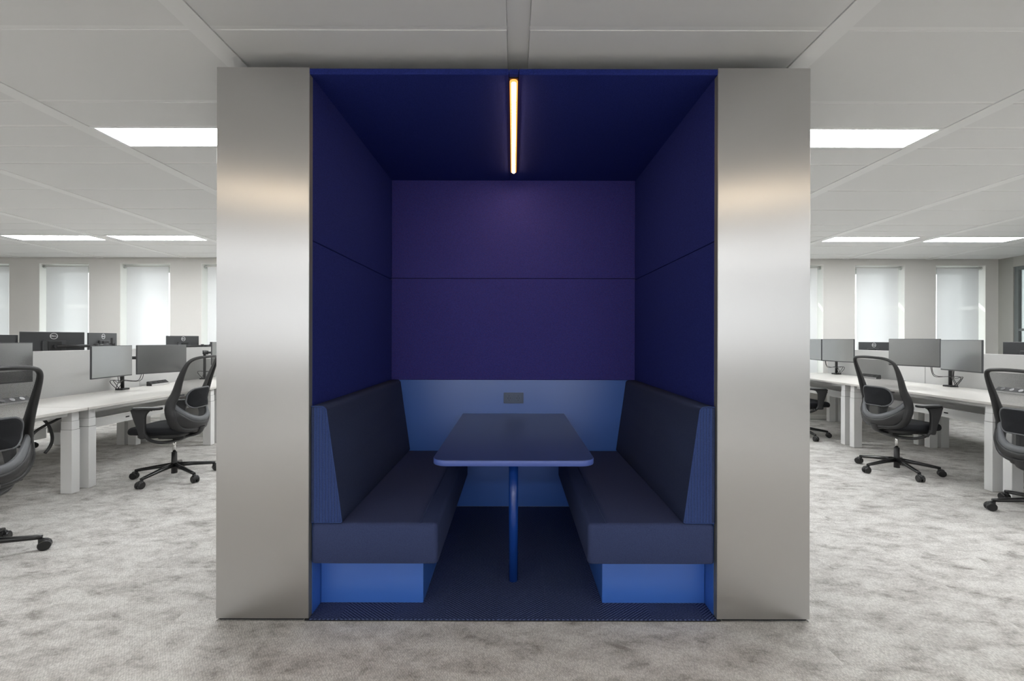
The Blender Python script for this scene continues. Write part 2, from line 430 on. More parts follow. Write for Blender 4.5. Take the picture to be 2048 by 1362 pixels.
labels_L = {(0, -2): 'bright rectangular ceiling light panel left of the booth, nearest on that side',
            (0, 1): 'bright rectangular ceiling light panel right of the booth, nearest on that side',
            (1, -5): 'far left ceiling light panel near the windows, outer of the two',
            (1, -4): 'far left ceiling light panel near the windows, next to the booth panel',
            (1, 4): 'far right ceiling light panel near the windows, outer of the two',
            (1, 3): 'far right ceiling light panel near the windows, next to the booth panel'}
lp = None
for (n, c, x, y, w, d) in light_pos:
    lab = labels_L.get((n, c))
    cell = w; w = 1.2 if n >= 0 else w
    sh = -.055 if (n == 1 and c > 2) else 0
    if w < cell: x += (cell-w)/2*{-2: -1, 1: 1}.get(c, 1 if c < 0 else -1)
    x += sh if w < cell else 0
    if c == 1: pass
    if w < cell:      # blank strip filling the rest of the cell
        sx0 = (x-w/2-(cell-w)) if (c < 0 and c >= -2 and False) else None
        lo, hi = XC+c*MOD+BW, XC+(c+1)*MOD-BW
        for p, q in ((lo, x-w/2), (x+w/2, hi)):
            if q-p > .01: obj('ceiling_filler', bx(p+g, q-g, y-d/2+.012, y+d/2-.012, CEIL+.004, CEIL+.026), M['ceil'], ceil_)
    t = thing('ceiling_light', lab or 'unseen ceiling light panel, in a set partly added to brighten the room', 'ceiling light', (x, y, CEIL), 0,
              None if lab else 'ceiling light panels behind the viewpoint or booth')
    b = bmesh.new()
    for (a1, a2, b1, b2) in ((-w/2+g, w/2-g, -d/2+g, -d/2+.02), (-w/2+g, w/2-g, d/2-.02, d/2-g), (-w/2+g, -w/2+.02, -d/2+.02, d/2-.02), (w/2-.02, w/2-g, -d/2+.02, d/2-.02)):
        box(b, a1, a2, b1, b2, 0.0, 0.034)
    obj('light_frame', b, M['band'], t)
    obj('diffuser', bx(-w/2+.02, w/2-.02, -d/2+.02, d/2-.02, 0.006, 0.012), M['warm_panel'] if (n, c) in ((-1, -2), (-1, 1)) else M['panel_light'], t)

# ------------------------------------------------------------ walls
WY = 7.75; WT = 0.32
win_c = [-9.01, -7.65, -6.27, -4.885, -3.5, -2.1, -0.7, 0.7, 2.085, 3.47, 4.855, 6.243, 7.62]
win_c = win_c[1:] if False else win_c
HW = 0.427; Z0 = 0.62; Z1 = EYE + (678-528.5)*WY/F
b = bmesh.new()
box(b, -10.2, 8.4, WY, WY+WT, -0.006, Z0); box(b, -10.2, 8.4, WY, WY+WT, Z1, CEIL+0.03)
xs = [-10.2] + [v for c in win_c for v in (c-HW, c+HW)] + [8.4]
for i in range(0, len(xs), 2): box(b, xs[i], xs[i+1], WY, WY+WT, Z0, Z1)
tag(obj('wall_far', b, M['wall']), kind='structure')
tag(obj('baseboard_far', bx(-10, 8.26, WY-0.012, WY, 0, 0.07, bev=.003, seg=1), M['wall_white']), kind='structure')

def window(cx, n, side, label):
    w = tag(bpy.data.objects.new('window_%d' % n, None), kind='structure'); COL.objects.link(w); w.location = (cx, WY, Z0)
    H = Z1-Z0; t = 0.006
    b = bmesh.new()      # plastered lining of the recess
    box(b, -HW, -HW+t, -0.001, WT, 0, H); box(b, HW-t, HW, -0.001, WT, 0, H); box(b, -HW+t, HW-t, -0.001, WT, H-t, H)
    obj('window_reveal', b, M['wall_white'], w)
    obj('window_sill', bx(-HW+t, HW-t, -0.03, WT-.05, 0, 0.025, bev=.004, seg=1), M['wall_white'], w)
    b = bmesh.new(); fy0, fy1 = WT-0.09, WT-0.02; fw = 0.05; top = 0.055
    box(b, -HW+t, -HW+t+fw, fy0, fy1, .025, H-t); box(b, HW-t-fw, HW-t, fy0, fy1, .025, H-t)
    box(b, -HW+t, HW-t, fy0, fy1, H-t-top, H-t); box(b, -HW+t, HW-t, fy0, fy1, .025, .025+fw)
    obj('window_frame', b, M['frame'], w)
    # opening casement, wider stile on the side away from the booth
    b = bmesh.new(); a0, a1 = -HW+t+fw, HW-t-fw
    box(b, a0, a0+.07, fy0-.015, fy1, .08, H-t-top); box(b, a1-.07, a1, fy0-.015, fy1, .08, H-t-top)
    box(b, a0, a1, fy0-.015, fy1, H-t-top-.06, H-t-top); box(b, a0, a1, fy0-.015, fy1, .08, .14)
    obj('window_sash', b, M['frame'], w)
    obj('window_pane', bx(a0+.07, a1-.07, WT-.06, WT-.05, .14, H-t-top-.06), M['glass'], w)
    zf = EYE + (678-580)*(WY+WT+.1)/F - Z0
    f = obj('privacy_panel', bx(-HW, HW*.45, WT+.08, WT+.085, -0.1, zf), M['film'], w)
    # roller blind
    bl = thing('roller_blind', label, 'blind', (cx, WY+0.075, Z1-0.045), 0)
    b = cyl(bmesh.new(), (-HW+.03, 0, 0), (HW-.03, 0, 0), 0.022, n=16); obj('blind_tube', b, M['blindtube'], bl)
    for s in (-1, 1):
        obj('blind_bracket', cyl(bmesh.new(), (s*(HW-.03), 0, 0), (s*(HW-.008), 0, 0), 0.028, n=16), M['frame'], bl)
    obj('blind_cloth', bx(-HW+.068, HW-.068, -0.0225, -0.0215, -(Z1-.045-Z0-.10), 0.0), M['blind'], bl)
    obj('bottom_rail', bx(-HW+.068, HW-.068, -0.028, -0.016, -(Z1-.045-Z0-.10)-.02, -(Z1-.045-Z0-.10)), M['blindtube'], bl)
names = {0: 'white roller blind at the left edge of the photo, cut off by the frame', 1: 'white roller blind at the left edge, second last window on the left',
         1: 'white roller blind in the left outermost fully visible window', 2: 'white roller blind in the second window left of the booth',
         3: 'white roller blind in the window partly hidden by the left steel panel',
         10: 'white roller blind in the window partly hidden by the right steel panel', 11: 'white roller blind in the second window right of the booth',
         12: 'white roller blind in the rightmost window beside the glass partition'}
for i, c in enumerate(win_c):
    if 4 <= i <= 9: 
        window(c, i+1, 1, 'white roller blind hidden behind the booth'); bpy.data.objects[-1:] 
    else:
        window(c, i+1, 1, names[i])
for o in [o for o in bpy.data.objects if o.name.startswith('roller_blind') and o.get('label') == 'white roller blind hidden behind the booth']:
    o['group'] = 'roller blinds hidden behind the booth'

# side and rear walls
tag(obj('wall_left', bx(-10.2, -10.0, -4.7, WY, -.006, CEIL+.03), M['wall']), kind='structure')
b = bmesh.new(); rz0, rz1 = 1.05, 2.42
box(b, -10, 8.26, -4.7, -4.5, 0, rz0); box(b, -10, 8.26, -4.7, -4.5, rz1, CEIL+.03)
for c in range(-6, 6): box(b, c*1.385+.01-.18, c*1.385+.01+.18, -4.7, -4.5, rz0, rz1)
box(b, -10, -8.55, -4.7, -4.5, rz0, rz1); box(b, 7.2, 8.26, -4.7, -4.5, rz0, rz1)
tag(obj('wall_rear', b, M['wall']), kind='structure')
# right: glazed partition
wr = tag(bpy.data.objects.new('wall_right', None), kind='structure'); COL.objects.link(wr); wr.location = (8.26, 0, 0)
obj('partition_post', bx(0, .1, 7.34+.18, 7.75, 0, CEIL+.03), mat('partition_paint', srgb(168, 168, 162), 0.6), wr)
pf = mat('partition_frame', srgb(112, 118, 118), 0.4)
b = bmesh.new()
for y in (7.46, 5.4, 3.4, 1.4, -.6, -2.6, -4.5): box(b, .02, .08, y, y+.06, 0.06, 2.56)
box(b, .024, .076, -4.5, 7.515, 0, .06); box(b, .024, .076, -4.5, 7.515, 2.50, 2.56)
box(b, .024, .076, -4.5, 7.515, 1.50, 1.54)
obj('partition_frame', b, pf, wr)
obj('partition_header', bx(0, .1, -4.7, 7.52, 2.56, CEIL+.03), mat('header_paint', srgb(176, 176, 170), 0.6), wr)
obj('partition_pane', bx(.045, .055, -4.4, 7.50, .03, 2.53), M['part_glass'], wr)
tag(obj('wall_beyond', bx(11.0, 11.1, -4.7, 8.4, 0, CEIL+.03), M['wall']), kind='structure')
tag(obj('floor_beyond', bx(8.5, 11.1, -4.7, 8.4, -.12, 0), M['carpet']), kind='structure')
tag(obj('ceiling_beyond', bx(8.5, 11.1, -4.7, 8.4, CEIL, CEIL+.15), M['ceil']), kind='structure')

# ------------------------------------------------------------ the booth
D0 = 2.177; YB = 3.64; IN = 0.978; OUT = 1.421; TOP = 2.651; FZ = 0.012
bo = thing('seating_booth', 'built-in seating booth with brushed steel front and deep blue fabric lining', 'booth', (0, D0, 0))
def L_(x0, x1, y0, y1, z0, z1, **k): return bx(x0, x1, y0-D0, y1-D0, z0, z1, **k)
for s, lab in ((-1, 'left brushed stainless steel front panel'), (1, 'right brushed stainless steel front panel')):
    a, c = sorted((s*IN, s*OUT))
    p = obj('steel_panel', L_(a, c, D0, D0+.034, 0.012, TOP, bev=.0015, seg=1), M['steel'], bo); p['label'] = lab
    a, c = sorted((s*(IN-.001), s*(IN+.002)))
    obj('steel_return', L_(a, c, D0+.002, D0+.036, 0.012, TOP), M['steel_edge'], bo)
    a, c = sorted((s*(IN+.022), s*(OUT-.001)))
    obj('side_wall', L_(a, c, D0+.034, YB+.08, 0.012, TOP-.01), M['steel'], bo)
    a, c = sorted((s*(IN+.03), s*(OUT-.01)))
    obj('plinth', L_(a, c, D0+.012, YB+.07, 0, 0.012), M['gap'], bo)
    a, c = sorted((s*(IN-.003), s*(IN+.022)))
    for z0, z1 in ((1.02, 1.826), (1.829, 2.63)):
        q = obj('fabric_panel', L_(a, c, D0+.037, YB+.02, z0, z1, bev=.004), M['felt_side'], bo)
    obj('side_board', L_(a, c, D0+.037, YB, FZ, 1.018), M['blue_paint'], bo)
for z0, z1 in ((1.024, 1.834), (1.837, 2.63)):
    q = obj('fabric_panel', L_(-IN+.004, IN-.004, YB, YB+.025, z0, z1, bev=.004), M['felt_back'], bo); q['label'] = 'purple-blue rear fabric panel'
obj('back_board', L_(-IN-.02, IN+.02, YB+.004, YB+.03, FZ, 1.0235), M['blue_paint'], bo)
obj('back_wall', L_(-OUT+.002, OUT-.002, YB+.03, YB+.08, .012, TOP-.011), M['steel'], bo)
LX = 0.0; lw = 0.021
for x0, x1 in ((-IN-.02, LX-lw-.002), (LX+lw+.002, IN+.02)):
    q = obj('roof_panel', L_(x0, x1, D0+.002, YB+.026, 2.619, 2.648, bev=.006), M['felt_side'], bo)
obj('roof_infill', L_(LX-lw-.0015, LX+lw+.0015, D0+.004, D0+.031, 2.621, 2.647, bev=.004), M['felt_side'], bo)
obj('roof_infill', L_(LX-lw-.0015, LX+lw+.0015, D0+.032+1.247, YB+.02, 2.621, 2.647), M['felt_side'], bo)
obj('roof_board', L_(-IN-.02, IN+.02, D0+.036, YB+.03, 2.648, 2.652), M['gap'], bo)
obj('floor_base', L_(-IN-.02, IN+.02, D0+.004, YB+.004, 0, .006), M['gap'], bo)
PW = .25; xb = -.081
k0 = math.floor((-IN-xb)/PW)
for k in range(k0, 5):
    x0 = max(xb+k*PW, -IN+.003); x1 = min(xb+(k+1)*PW, IN-.003)
    if x1-x0 < .01: continue
    cut = [D0+.0, D0+.55+.25*(k % 3), YB]
    for ya, yb in zip(cut, cut[1:]):
        ob = bmesh.new(); xm = xb+k*PW+PW/2
        box(ob, x0-xm+.0004, x1-xm-.0004, ya-2, yb-2-.0006, .006, FZ)
        o = obj('carpet_plank', ob, M['navy_a'] if k % 2 == 0 else M['navy_b'], bo, loc=(xm, 2-D0, 0))
# object coords of planks: mirrored ribs meet at the joints because all planks share y origin

# lamp bar
t = thing('light_bar', 'slim glowing warm white LED bar in the booth ceiling', 'light', (LX, D0+.032, 2.619))
obj('lamp_housing', bx(-lw+.0005, lw-.0005, .001, 1.245, -.001, .026), M['dark'], t)
b = plate(bmesh.new(), round_rect(.040, 1.235, .0195, 5, 0, .622), edge_prof(.010, .003, 3), lambda x, y, h: Vector((x, y, -.011+h)))
obj('halo_strip', b, M['halo'], t)  # glowing plate standing in for the halo around the bar
b = plate(bmesh.new(), round_rect(.0215, 1.215, .0105, 5, 0, .622), edge_prof(.008, .003, 3), lambda x, y, h: Vector((x, y, -.016+h)))
obj('led_diffuser', b, M['warm_bar'], t)

# double wall socket
t = thing('wall_socket', 'grey double power socket on the blue rear wall above the table', 'socket', (.004, YB+.004, .88))
b = plate(bmesh.new(), round_rect(.158, .086, .004, 3), edge_prof(.008, .002, 2), lambda x, y, h: Vector((x, -h, y)))
obj('cover_plate', b, M['socket'], t)
for s in (-1, 1):
    f = plate(bmesh.new(), round_rect(.056, .056, .003, 3, s*.036), [(0, .007), (0, .0095), (.0015, .010)], lambda x, y, h: Vector((x, -h, y)))
    fo = obj('socket_insert', f, M['socket'], t)
    b = bmesh.new(); n = 24
    outer = [(s*.036+.021*math.cos(2*math.pi*i/n), .021*math.sin(2*math.pi*i/n)) for i in range(n)]
    vs = []
    for r_, h in ((.021, .0102), (.0225, .012), (.0195, .012), (.019, .0102)):
        vs.append([b.verts.new((s*.036+r_*math.cos(2*math.pi*i/n), -h, r_*math.sin(2*math.pi*i/n))) for i in range(n)])
    for r1, r2 in zip(vs, vs[1:]):
        for i in range(n): b.faces.new((r1[i], r1[(i+1) % n], r2[(i+1) % n], r2[i]))
    obj('socket_ring', b, M['socket'], fo)
    b = bmesh.new()
    for dx in (-.0095, .0095): cyl(b, (s*.036+dx, -.0112, 0), (s*.036+dx, -.0095, 0), .0026, n=10)
    box(b, s*.036-.003, s*.036+.003, -.0125, -.0098, .0165, .0195); box(b, s*.036-.003, s*.036+.003, -.0125, -.0098, -.0195, -.0165)
    obj('socket_hole', b, M['gap'], fo)

# table
TZ = .756; ty0 = 2.232; ty1 = YB-.002
t = thing('booth_table', 'blue rounded-corner table on a single round leg inside the booth', 'table', (.003, 2.53, FZ))
out = []
hw = .405; r = .075
for k in range(9):
    a = math.radians(-90 + 90*k/8); out.append((hw-r+r*math.cos(a), ty0-2.53+r+r*math.sin(a)))
out += [(hw, ty1-2.53), (-hw, ty1-2.53)]
for k in range(9):
    a = math.radians(180 + 90*k/8); out.append((-hw+r+r*math.cos(a), ty0-2.53+r+r*math.sin(a)))
obj('table_top', plate(bmesh.new(), out, [(.0015, 0), (0, .002), (0, .026), (.0015, .0275)], lambda x, y, h: Vector((x, y, TZ-.0295-FZ+h))), M['table_edge'], t)
ins = [(x*(1-.003), y*(1-.001)) for x, y in out]
obj('top_laminate', plate(bmesh.new(), out, [(.0018, 0), (.002, .0018)], lambda x, y, h: Vector((x, y, TZ-.002-FZ+h))), M['table_top'], t)
obj('table_leg', cyl(bmesh.new(), (0, 0, .0006), (0, 0, TZ-.0295-FZ), .026, n=32), M['table_leg'], t)
obj('leg_flange', cyl(bmesh.new(), (0, 0, TZ-.036-FZ), (0, 0, TZ-.0296-FZ), .05, n=32), M['table_leg'], t)
obj('wall_cleat', bx(-.36, .36, ty1-2.53-.03, ty1-2.53, TZ-.07-FZ, TZ-.03-FZ), M['blue_paint'], t)

# benches
def bench(s, lab):
    t = thing('booth_bench', lab, 'bench', (0, 0, FZ))
    X = lambda x: s*x
    a, c = sorted((s*.973, s*.454))
    obj('bench_base', bx(a, c, 2.31, YB-.001, .0006, .262, bev=.001, seg=1), M['blue_paint'], t)
    # seat: cross-section in x,z swept in y, all edges rounded
    zb, zt = .27-FZ, .462-FZ
    r = .035
    def seat_piece(xi, xo, rr):
        w = abs(xo-xi); cx = (xi+xo)/2; n0 = 2.187; n1 = YB-.002
        return plate(bmesh.new(), round_rect(w, n1-n0, .022, 5, cx, (n0+n1)/2), [(.004, 0), (0, .004)] + [(rr*(1-math.cos(math.pi/2*k/5)), zt-zb-rr+rr*math.sin(math.pi/2*k/5)) for k in range(6)], lambda x, y, h: Vector((s*x, y, zb+h)))
    sc = obj('seat_cushion', seat_piece(.972, .362, .022), M['bench'], t)
    # seam running along the seat
    b = tube(bmesh.new(), [(s*.45, 2.20, zt+.0002), (s*.45, YB-.02, zt+.0002)], .0022, 6)
    obj('seam', b, M['bench_back'], sc)
    # backrest: profile in x,z
    prof = [(.975, .463), (.824, .463), (.826, .47)]
    xt, zt2, rr = .895, 1.026, .03
    prof = [(.972, .4635), (.827, .4635), (.823, .47)]
    n = 7
    dx, dz = (.898-.823), (1.0-.47)
    # straight inclined front then rounded shoulder
    prof += [(.823+dx*k/6, .47+dz*k/6) for k in range(1, 7)]
    cx, cz, ra = .925, .998, .028
    for k in range(1, n): 
        aa = math.radians(172 - 82*k/(n-1)); prof.append((cx+ra*math.cos(aa), cz+ra*math.sin(aa)))
    prof += [(.972, 1.026)]
    b = bmesh.new(); ys = [(2.192, .006), (2.198, .0), (YB-.008, .0), (YB-.003, .004)]
    mx = sum(p[0] for p in prof)/len(prof); mz = sum(p[1] for p in prof)/len(prof)
    rings = []
    for y, i_ in ys:
        ring = []
        for (x, z) in prof:
            d = Vector((mx-x, mz-z)); d.normalize()
            xx = x + d.x*i_ if x < .97 else x; zz = z + d.y*i_ if z > .47 else z
            ring.append(b.verts.new((s*xx, y, zz-FZ)))
        rings.append(ring)
    m = len(prof)
    for r1, r2 in zip(rings, rings[1:]):
        for i in range(m):
            f = b.faces.new((r1[i], r1[(i+1) % m], r2[(i+1) % m], r2[i])); f.smooth = True
    b.faces.new(rings[0]); b.faces.new(rings[-1][::-1])
    br = obj('backrest', b, M['bench_back'], t)
    # ribbed end face
    b = bmesh.new()
    def front_x(z):
        if z <= 1.0: return .823 + .075*(z-.47)/.53
        return .898 + (1-math.cos(math.asin(min(1, (z-.998)/.028))))*.028
    nr = 10; px = (.972-.827)/nr
    def ztop(x):
        if x > .925: return 1.021
        if x > .9: return .998 + math.sqrt(max(0, .0265**2-(.925-x)**2)) - .002
        return .47 + (x-.823)/.075*.53 - .012
    for k in range(nr):
        x0 = .830+px*k; x1 = x0+px*.96
        if x1 > .973: break
        t0_, t1_ = ztop(x0), ztop(x1)
        if min(t0_, t1_) < .48: continue
        xm = (x0+x1)/2; tm = (t0_+t1_)/2
        va = [b.verts.new((s*x, y, z-FZ)) for x, y, z in ((x0, 2.1925, .466), (xm, 2.1870, .466), (x1, 2.1925, .466))]
        vb = [b.verts.new((s*x, y, z-FZ)) for x, y, z in ((x0, 2.1925, t0_), (xm, 2.1870, tm), (x1, 2.1925, t1_))]
        for i in range(2): b.faces.new((va[i], va[i+1], vb[i+1], vb[i]))
        b.faces.new((vb[0], vb[1], vb[2]))
    tag(obj('ribbed_end', b, M['bench_rib'], br), kind='stuff')
    path = [(s*x, 2.190, z-FZ) for (x, z) in prof[1:]]
    obj('piping', tube(bmesh.new(), [(s*.969, 2.190, .467-FZ), (s*.83, 2.190, .467-FZ)] + path[1:], .0028, 6), M['bench_rib'], br)
    return t
bench(-1, 'left dark blue upholstered bench with sloped backrest inside the booth')
bench(1, 'right dark blue upholstered bench with sloped backrest inside the booth')

# ------------------------------------------------------------ desks
def desk(side, xf, ya, yb, top, lab, depth=1.0, legs=(True, True), grp=None, flip=False):
    """side: direction (+1/-1) in x from the aisle edge xf to the back edge"""
    t = thing('desk', lab, 'desk', (xf + side*depth/2, (ya+yb)/2, 0), 0, grp)
    cx, cy = xf + side*depth/2, (ya+yb)/2
    Lh = (yb-ya)/2 - .004
    obj('desktop', bx(-depth/2, depth/2, -Lh, Lh, top-.024, top, bev=.002, seg=1), M['desk'], t)
    fx = -side*(depth/2-.085)     # front legs centre
    bxp = side*(depth/2-.0+.03 if not flip else depth/2-.1)
    for yy in (-Lh+.075, Lh-.075):
        for xx in (fx, bxp):
            b = bmesh.new()
            box(b, xx-.05, xx+.05, yy-.037, yy+.037, 0.003, top-.18, bev=.002, seg=1)
            box(b, xx-.0475, xx+.0475, yy-.0345, yy+.0345, top-.18, top-.105, bev=.001, seg=1)
            box(b, xx-.045, xx+.045, yy-.032, yy+.032, top-.105, top-.026, bev=.001, seg=1)
            l = obj('leg', b, M['white'], t)
            b = bmesh.new(); box(b, xx-.0492, xx+.0492, yy-.0362, yy+.0362, top-.1815, top-.179); box(b, xx-.0468, xx+.0468, yy-.0338, yy+.0338, top-.1065, top-.104)
            obj('sleeve_joint', b, M['gap'], l)
            obj('foot_pad', bx(xx-.03, xx+.03, yy-.02, yy+.02, 0, .003), M['dark'], l)
        obj('cross_beam', bx(-depth/2+.14, depth/2-.12, yy-.025, yy+.025, top-.065, top-.026), M['white'], t)
    obj('rail', bx(fx-.02 if side < 0 else fx-.02, fx+.02, -Lh+.12, Lh-.12, top-.06, top-.026), M['white'], t)
    tx = -side*.13
    b = bmesh.new()
    box(b, tx-.10, tx+.10, -Lh+.10, Lh-.10, top-.25, top-.246)
    fz = (top-.16, top-.066) if side > 0 else (top-.066, top-.16)
    box(b, tx-.102, tx-.098, -Lh+.10, Lh-.10, top-.25, fz[0])
    box(b, tx+.098, tx+.102, -Lh+.10, Lh-.10, top-.25, fz[1])
    tr = obj('cable_tray', b, M['white'], t)
    obj('tray_lip', bx(tx-side*.10-.018, tx-side*.10+.018, -Lh+.10, Lh-.10, top-.162, top-.157), M['alu'], tr)
    obj('tray_slot', bx(tx-side*.1025-.001, tx-side*.1025+.001, -.20, -.155, top-.212, top-.199), M['gap'], tr)
    c = obj('height_control', bx(-side*(depth/2-.012)-.022, -side*(depth/2-.012)+.022, Lh-.72, Lh-.63, top-.042, top-.0245, bev=.003, seg=1), M['graphite'], t)
    return t
LT = .735; RT = .80
XL = -3.785; XR = 4.225
desk(-1, XL, 0.43+1.82, 4.055, LT, 'white desk on the left nearest the photographer, beside the leftmost chair')
desk(-1, XL, 4.055, 5.865, LT, 'white desk in the left row behind the chair next to the booth')
desk(-1, XL, 5.865, 7.60, LT, 'white desk in the left row closest to the windows')
desk(1, XR, 2.20, 4.0, RT, 'white desk on the right nearest the photographer, beside the rightmost chair')
desk(1, XR, 4.0, 5.8, RT, 'white desk in the middle of the right row, behind the whole chair')
desk(1, XR, 5.8, 7.60, RT, 'white desk in the right row closest to the windows')
# opposite rows beyond the dividers
XLo = -5.93; XRo = 6.37
for i, (ya, yb) in enumerate(((2.245, 4.055), (4.055, 5.865), (5.865, 7.60))):
    desk(-1, XLo+.0, ya, yb, LT, ['white desk across the left divider, nearest the camera', 'white desk across the left divider, in the middle', 'white desk across the left divider, by the windows'][i], depth=-1.0 if False else .98, flip=True) if False else None
def opp(side, ya, yb, top, lab):
    # desk whose back edge meets the divider
    xb_ = (XL-1.075) if side < 0 else (XR+1.075)
    t = desk(-side, xb_ + side*.98, ya, yb, top, lab, depth=.98, flip=True)
for i, (ya, yb) in enumerate(((2.245, 4.055), (4.055, 5.865), (5.865, 7.60))):
    opp(-1, ya, yb, LT, ['white desk beyond the left divider, nearest the photographer', 'white desk beyond the left divider, middle of three', 'white desk beyond the left divider, by the windows'][i])
for i, (ya, yb) in enumerate(((2.20, 4.0), (4.0, 5.8), (5.8, 7.60))):
    opp(1, ya, yb, RT, ['white desk beyond the right divider, nearest the photographer', 'white desk beyond the right divider, middle of three', 'white desk beyond the right divider, by the windows'][i])

def divider(x, ya, yb, top, z1, lab):
    t = thing('desk_divider', lab, 'desk divider', (x, (ya+yb)/2, top-.02))
    h = (yb-ya)/2-.003
    obj('screen_panel', bx(-.014, .014, -h, h, 0, z1-top+.02, bev=.006), M['divider'], t)
    obj('edge_trim', bx(-.015, .015, -h+.004, h-.004, z1-top+.0195, z1-top+.0235, bev=.001, seg=1), M['white'], t)
    for yy in (-h+.3, h-.3): obj('bracket', bx(-.062, .062, yy-.02, yy+.02, .0206, .034), M['white'], t)
xd = XL-1.04; xdr = XR+1.04
for i, (ya, yb) in enumerate(((2.245, 4.055), (4.055, 5.865), (5.865, 7.60))):
    divider(xd, ya, yb, LT, 1.215, ['light grey fabric divider on the left desks, nearest the photographer', 'light grey fabric divider on the left desks, behind the light monitor', 'light grey fabric divider on the left desks, by the windows'][i])
for i, (ya, yb) in enumerate(((2.20, 4.0), (4.0, 5.8), (5.8, 7.60))):
    divider(xdr, ya, yb, RT, 1.195, ['light grey fabric divider on the right desks, nearest the photographer', 'light grey fabric divider on the right desks, behind the dark and light monitor pair', 'light grey fabric divider on the right desks, by the windows'][i])

# ------------------------------------------------------------ monitors
def text_mesh(body, size):
    cu = bpy.data.curves.new('t', 'FONT'); cu.body = body; cu.size = size; cu.align_x = 'CENTER'; cu.align_y = 'CENTER'; cu.extrude = .0004; cu.resolution_u = 2
    cu.offset = size*0.03
    o = bpy.data.objects.new('t', cu); COL.objects.link(o)
    dg = bpy.context.evaluated_depsgraph_get(); me = bpy.data.meshes.new_from_object(o.evaluated_get(dg))
    bpy.data.objects.remove(o); return me
D_me = text_mesh('D', .021); E_me = text_mesh('E', .021); L_me = text_mesh('L', .021)
def logo(parent, y, z):
    b = bmesh.new(); n = 32; vs = []
    for r_, h in ((.028, 0), (.028, -.0012), (.0335, -.0012), (.0335, 0)):
        vs.append([b.verts.new((r_*math.cos(2*math.pi*i/n), y-h, z+r_*math.sin(2*math.pi*i/n))) for i in range(n)])
    for i_ in range(3):
        for i in range(n): b.faces.new((vs[i_][i], vs[i_][(i+1) % n], vs[i_+1][(i+1) % n], vs[i_+1][i]))
    for me, dx, rot in ((D_me, .0185, 0), (E_me, .0065, .5), (L_me, -.006, 0), (L_me, -.0175, 0)):
        tmp = bmesh.new(); tmp.from_mesh(me)
        tmp.transform(Matrix.Translation((dx, y+.0008, z)) @ Matrix.Rotation(math.pi, 4, 'Z') @ Matrix.Rotation(math.pi/2, 4, 'X') @ Matrix.Rotation(rot, 4, 'Z'))
        mm = bpy.data.meshes.new('x'); tmp.to_mesh(mm); tmp.free(); b.from_mesh(mm)
    obj('logo_badge', b, M['logo'], parent)
MW, MH = .54, .33
def monitor(label):
    t = thing('monitor', label, 'monitor')
    h = obj('housing', bx(-MW/2, MW/2, -.004, .012, 0, MH, bev=.003), M['housing'], t)
    obj('rear_bulge', bx(-.10, .10, .011, .034, .06, .235, bev=.008), M['housing'], t)
    obj('screen', bx(-MW/2+.005, MW/2-.005, -.0052, -.0035, .012, MH-.005), M['screen'], t)
    logo(h, .0121, .284)
    obj('mount_plate', bx(-.055, .055, .034, .045, .11, .225, bev=.003), M['dark'], t)
    return t
mon0 = None
def put_monitor(p0, p1, zb, hint, label, tilt=0):
    global mon0
    if mon0 is None: o = mon0 = monitor(label)
    else: o = copy_tree(mon0); o['label'] = label
    p0, p1 = Vector(p0), Vector(p1); c = (p0+p1)/2; d = (p1-p0).normalized(); n = Vector((-d.y, d.x))
    if n.dot(Vector(hint)) < 0: n = -n
    o.location = (c.x, c.y, zb); o.rotation_euler = (tilt, 0, math.atan2(n.x, -n.y))
    return o, c, n
def arm_rig(base, pole_h, targets, label, elbows=None):
    """pole on the desk with one jointed arm per monitor: targets (point, outward normal of screen)"""
    t = thing('monitor_stand', label, 'monitor stand', base)
    B = Vector(base)
    obj('clamp', bx(-.045, .045, -.05, .05, 0, .02, bev=.003), M['dark'], t)
    obj('pole', cyl(bmesh.new(), (0, 0, .02), (0, 0, pole_h), .018, n=20), M['dark'], t)
    for i, (c, n, z) in enumerate(targets):
        back = Vector((c.x, c.y)) - Vector(n)*.072
        P = Vector((back.x, back.y, z)) - B; hz = P.z
        mid = Vector((P.x*.45, P.y*.45, hz)) + Vector((n[1], -n[0], 0))*(.10 if i == 0 else -.10)
        if elbows and elbows[i]: mid = Vector((elbows[i][0]-B.x, elbows[i][1]-B.y, hz))
        a = obj('arm', bmesh_arm(mid, P, hz), M['dark'], t)
        nv = Vector((n[0], n[1], 0))
        obj('tilt_head', cyl(bmesh.new(), P-nv*.004, P+nv*.026, .022, n=16), M['dark'], a)
        obj('collar', cyl(bmesh.new(), (0, 0, hz-.03), (0, 0, hz+.03), .026, n=16), M['dark'], t)
        obj('elbow', cyl(bmesh.new(), (mid.x, mid.y, hz-.028), (mid.x, mid.y, hz+.028), .022, n=16), M['dark'], a)
    # cables drooping from the screens to the desk
    for i, (c, n, z) in enumerate(targets):
        q = Vector((c.x, c.y, z)) - B
        for k in range(2):
            e = Vector((.03*(k-.5), -.05-.03*i, .004))
            st = Vector((q.x*.5, q.y*.5, q.z-.12)) + Vector((0, .02*k, -.02*k))
            m1 = Vector((st.x*.8, st.y*.8, st.z*.45)); m2 = Vector((.06*(-1)**k, -.06-.03*i, .12))
            obj('cable', tube(bmesh.new(), spline([st, m1, m2, e], 6), .0035, 6), M['dark'], t)
    return t
def bmesh_arm(mid, P, hz):
    b = bmesh.new(); tube(b, [(0, 0, hz), mid], .014, 10, flat=(1, 1.4)); tube(b, [mid + Vector((0, 0, .0)), P], .013, 10, flat=(1, 1.3)); return b
zc = .172
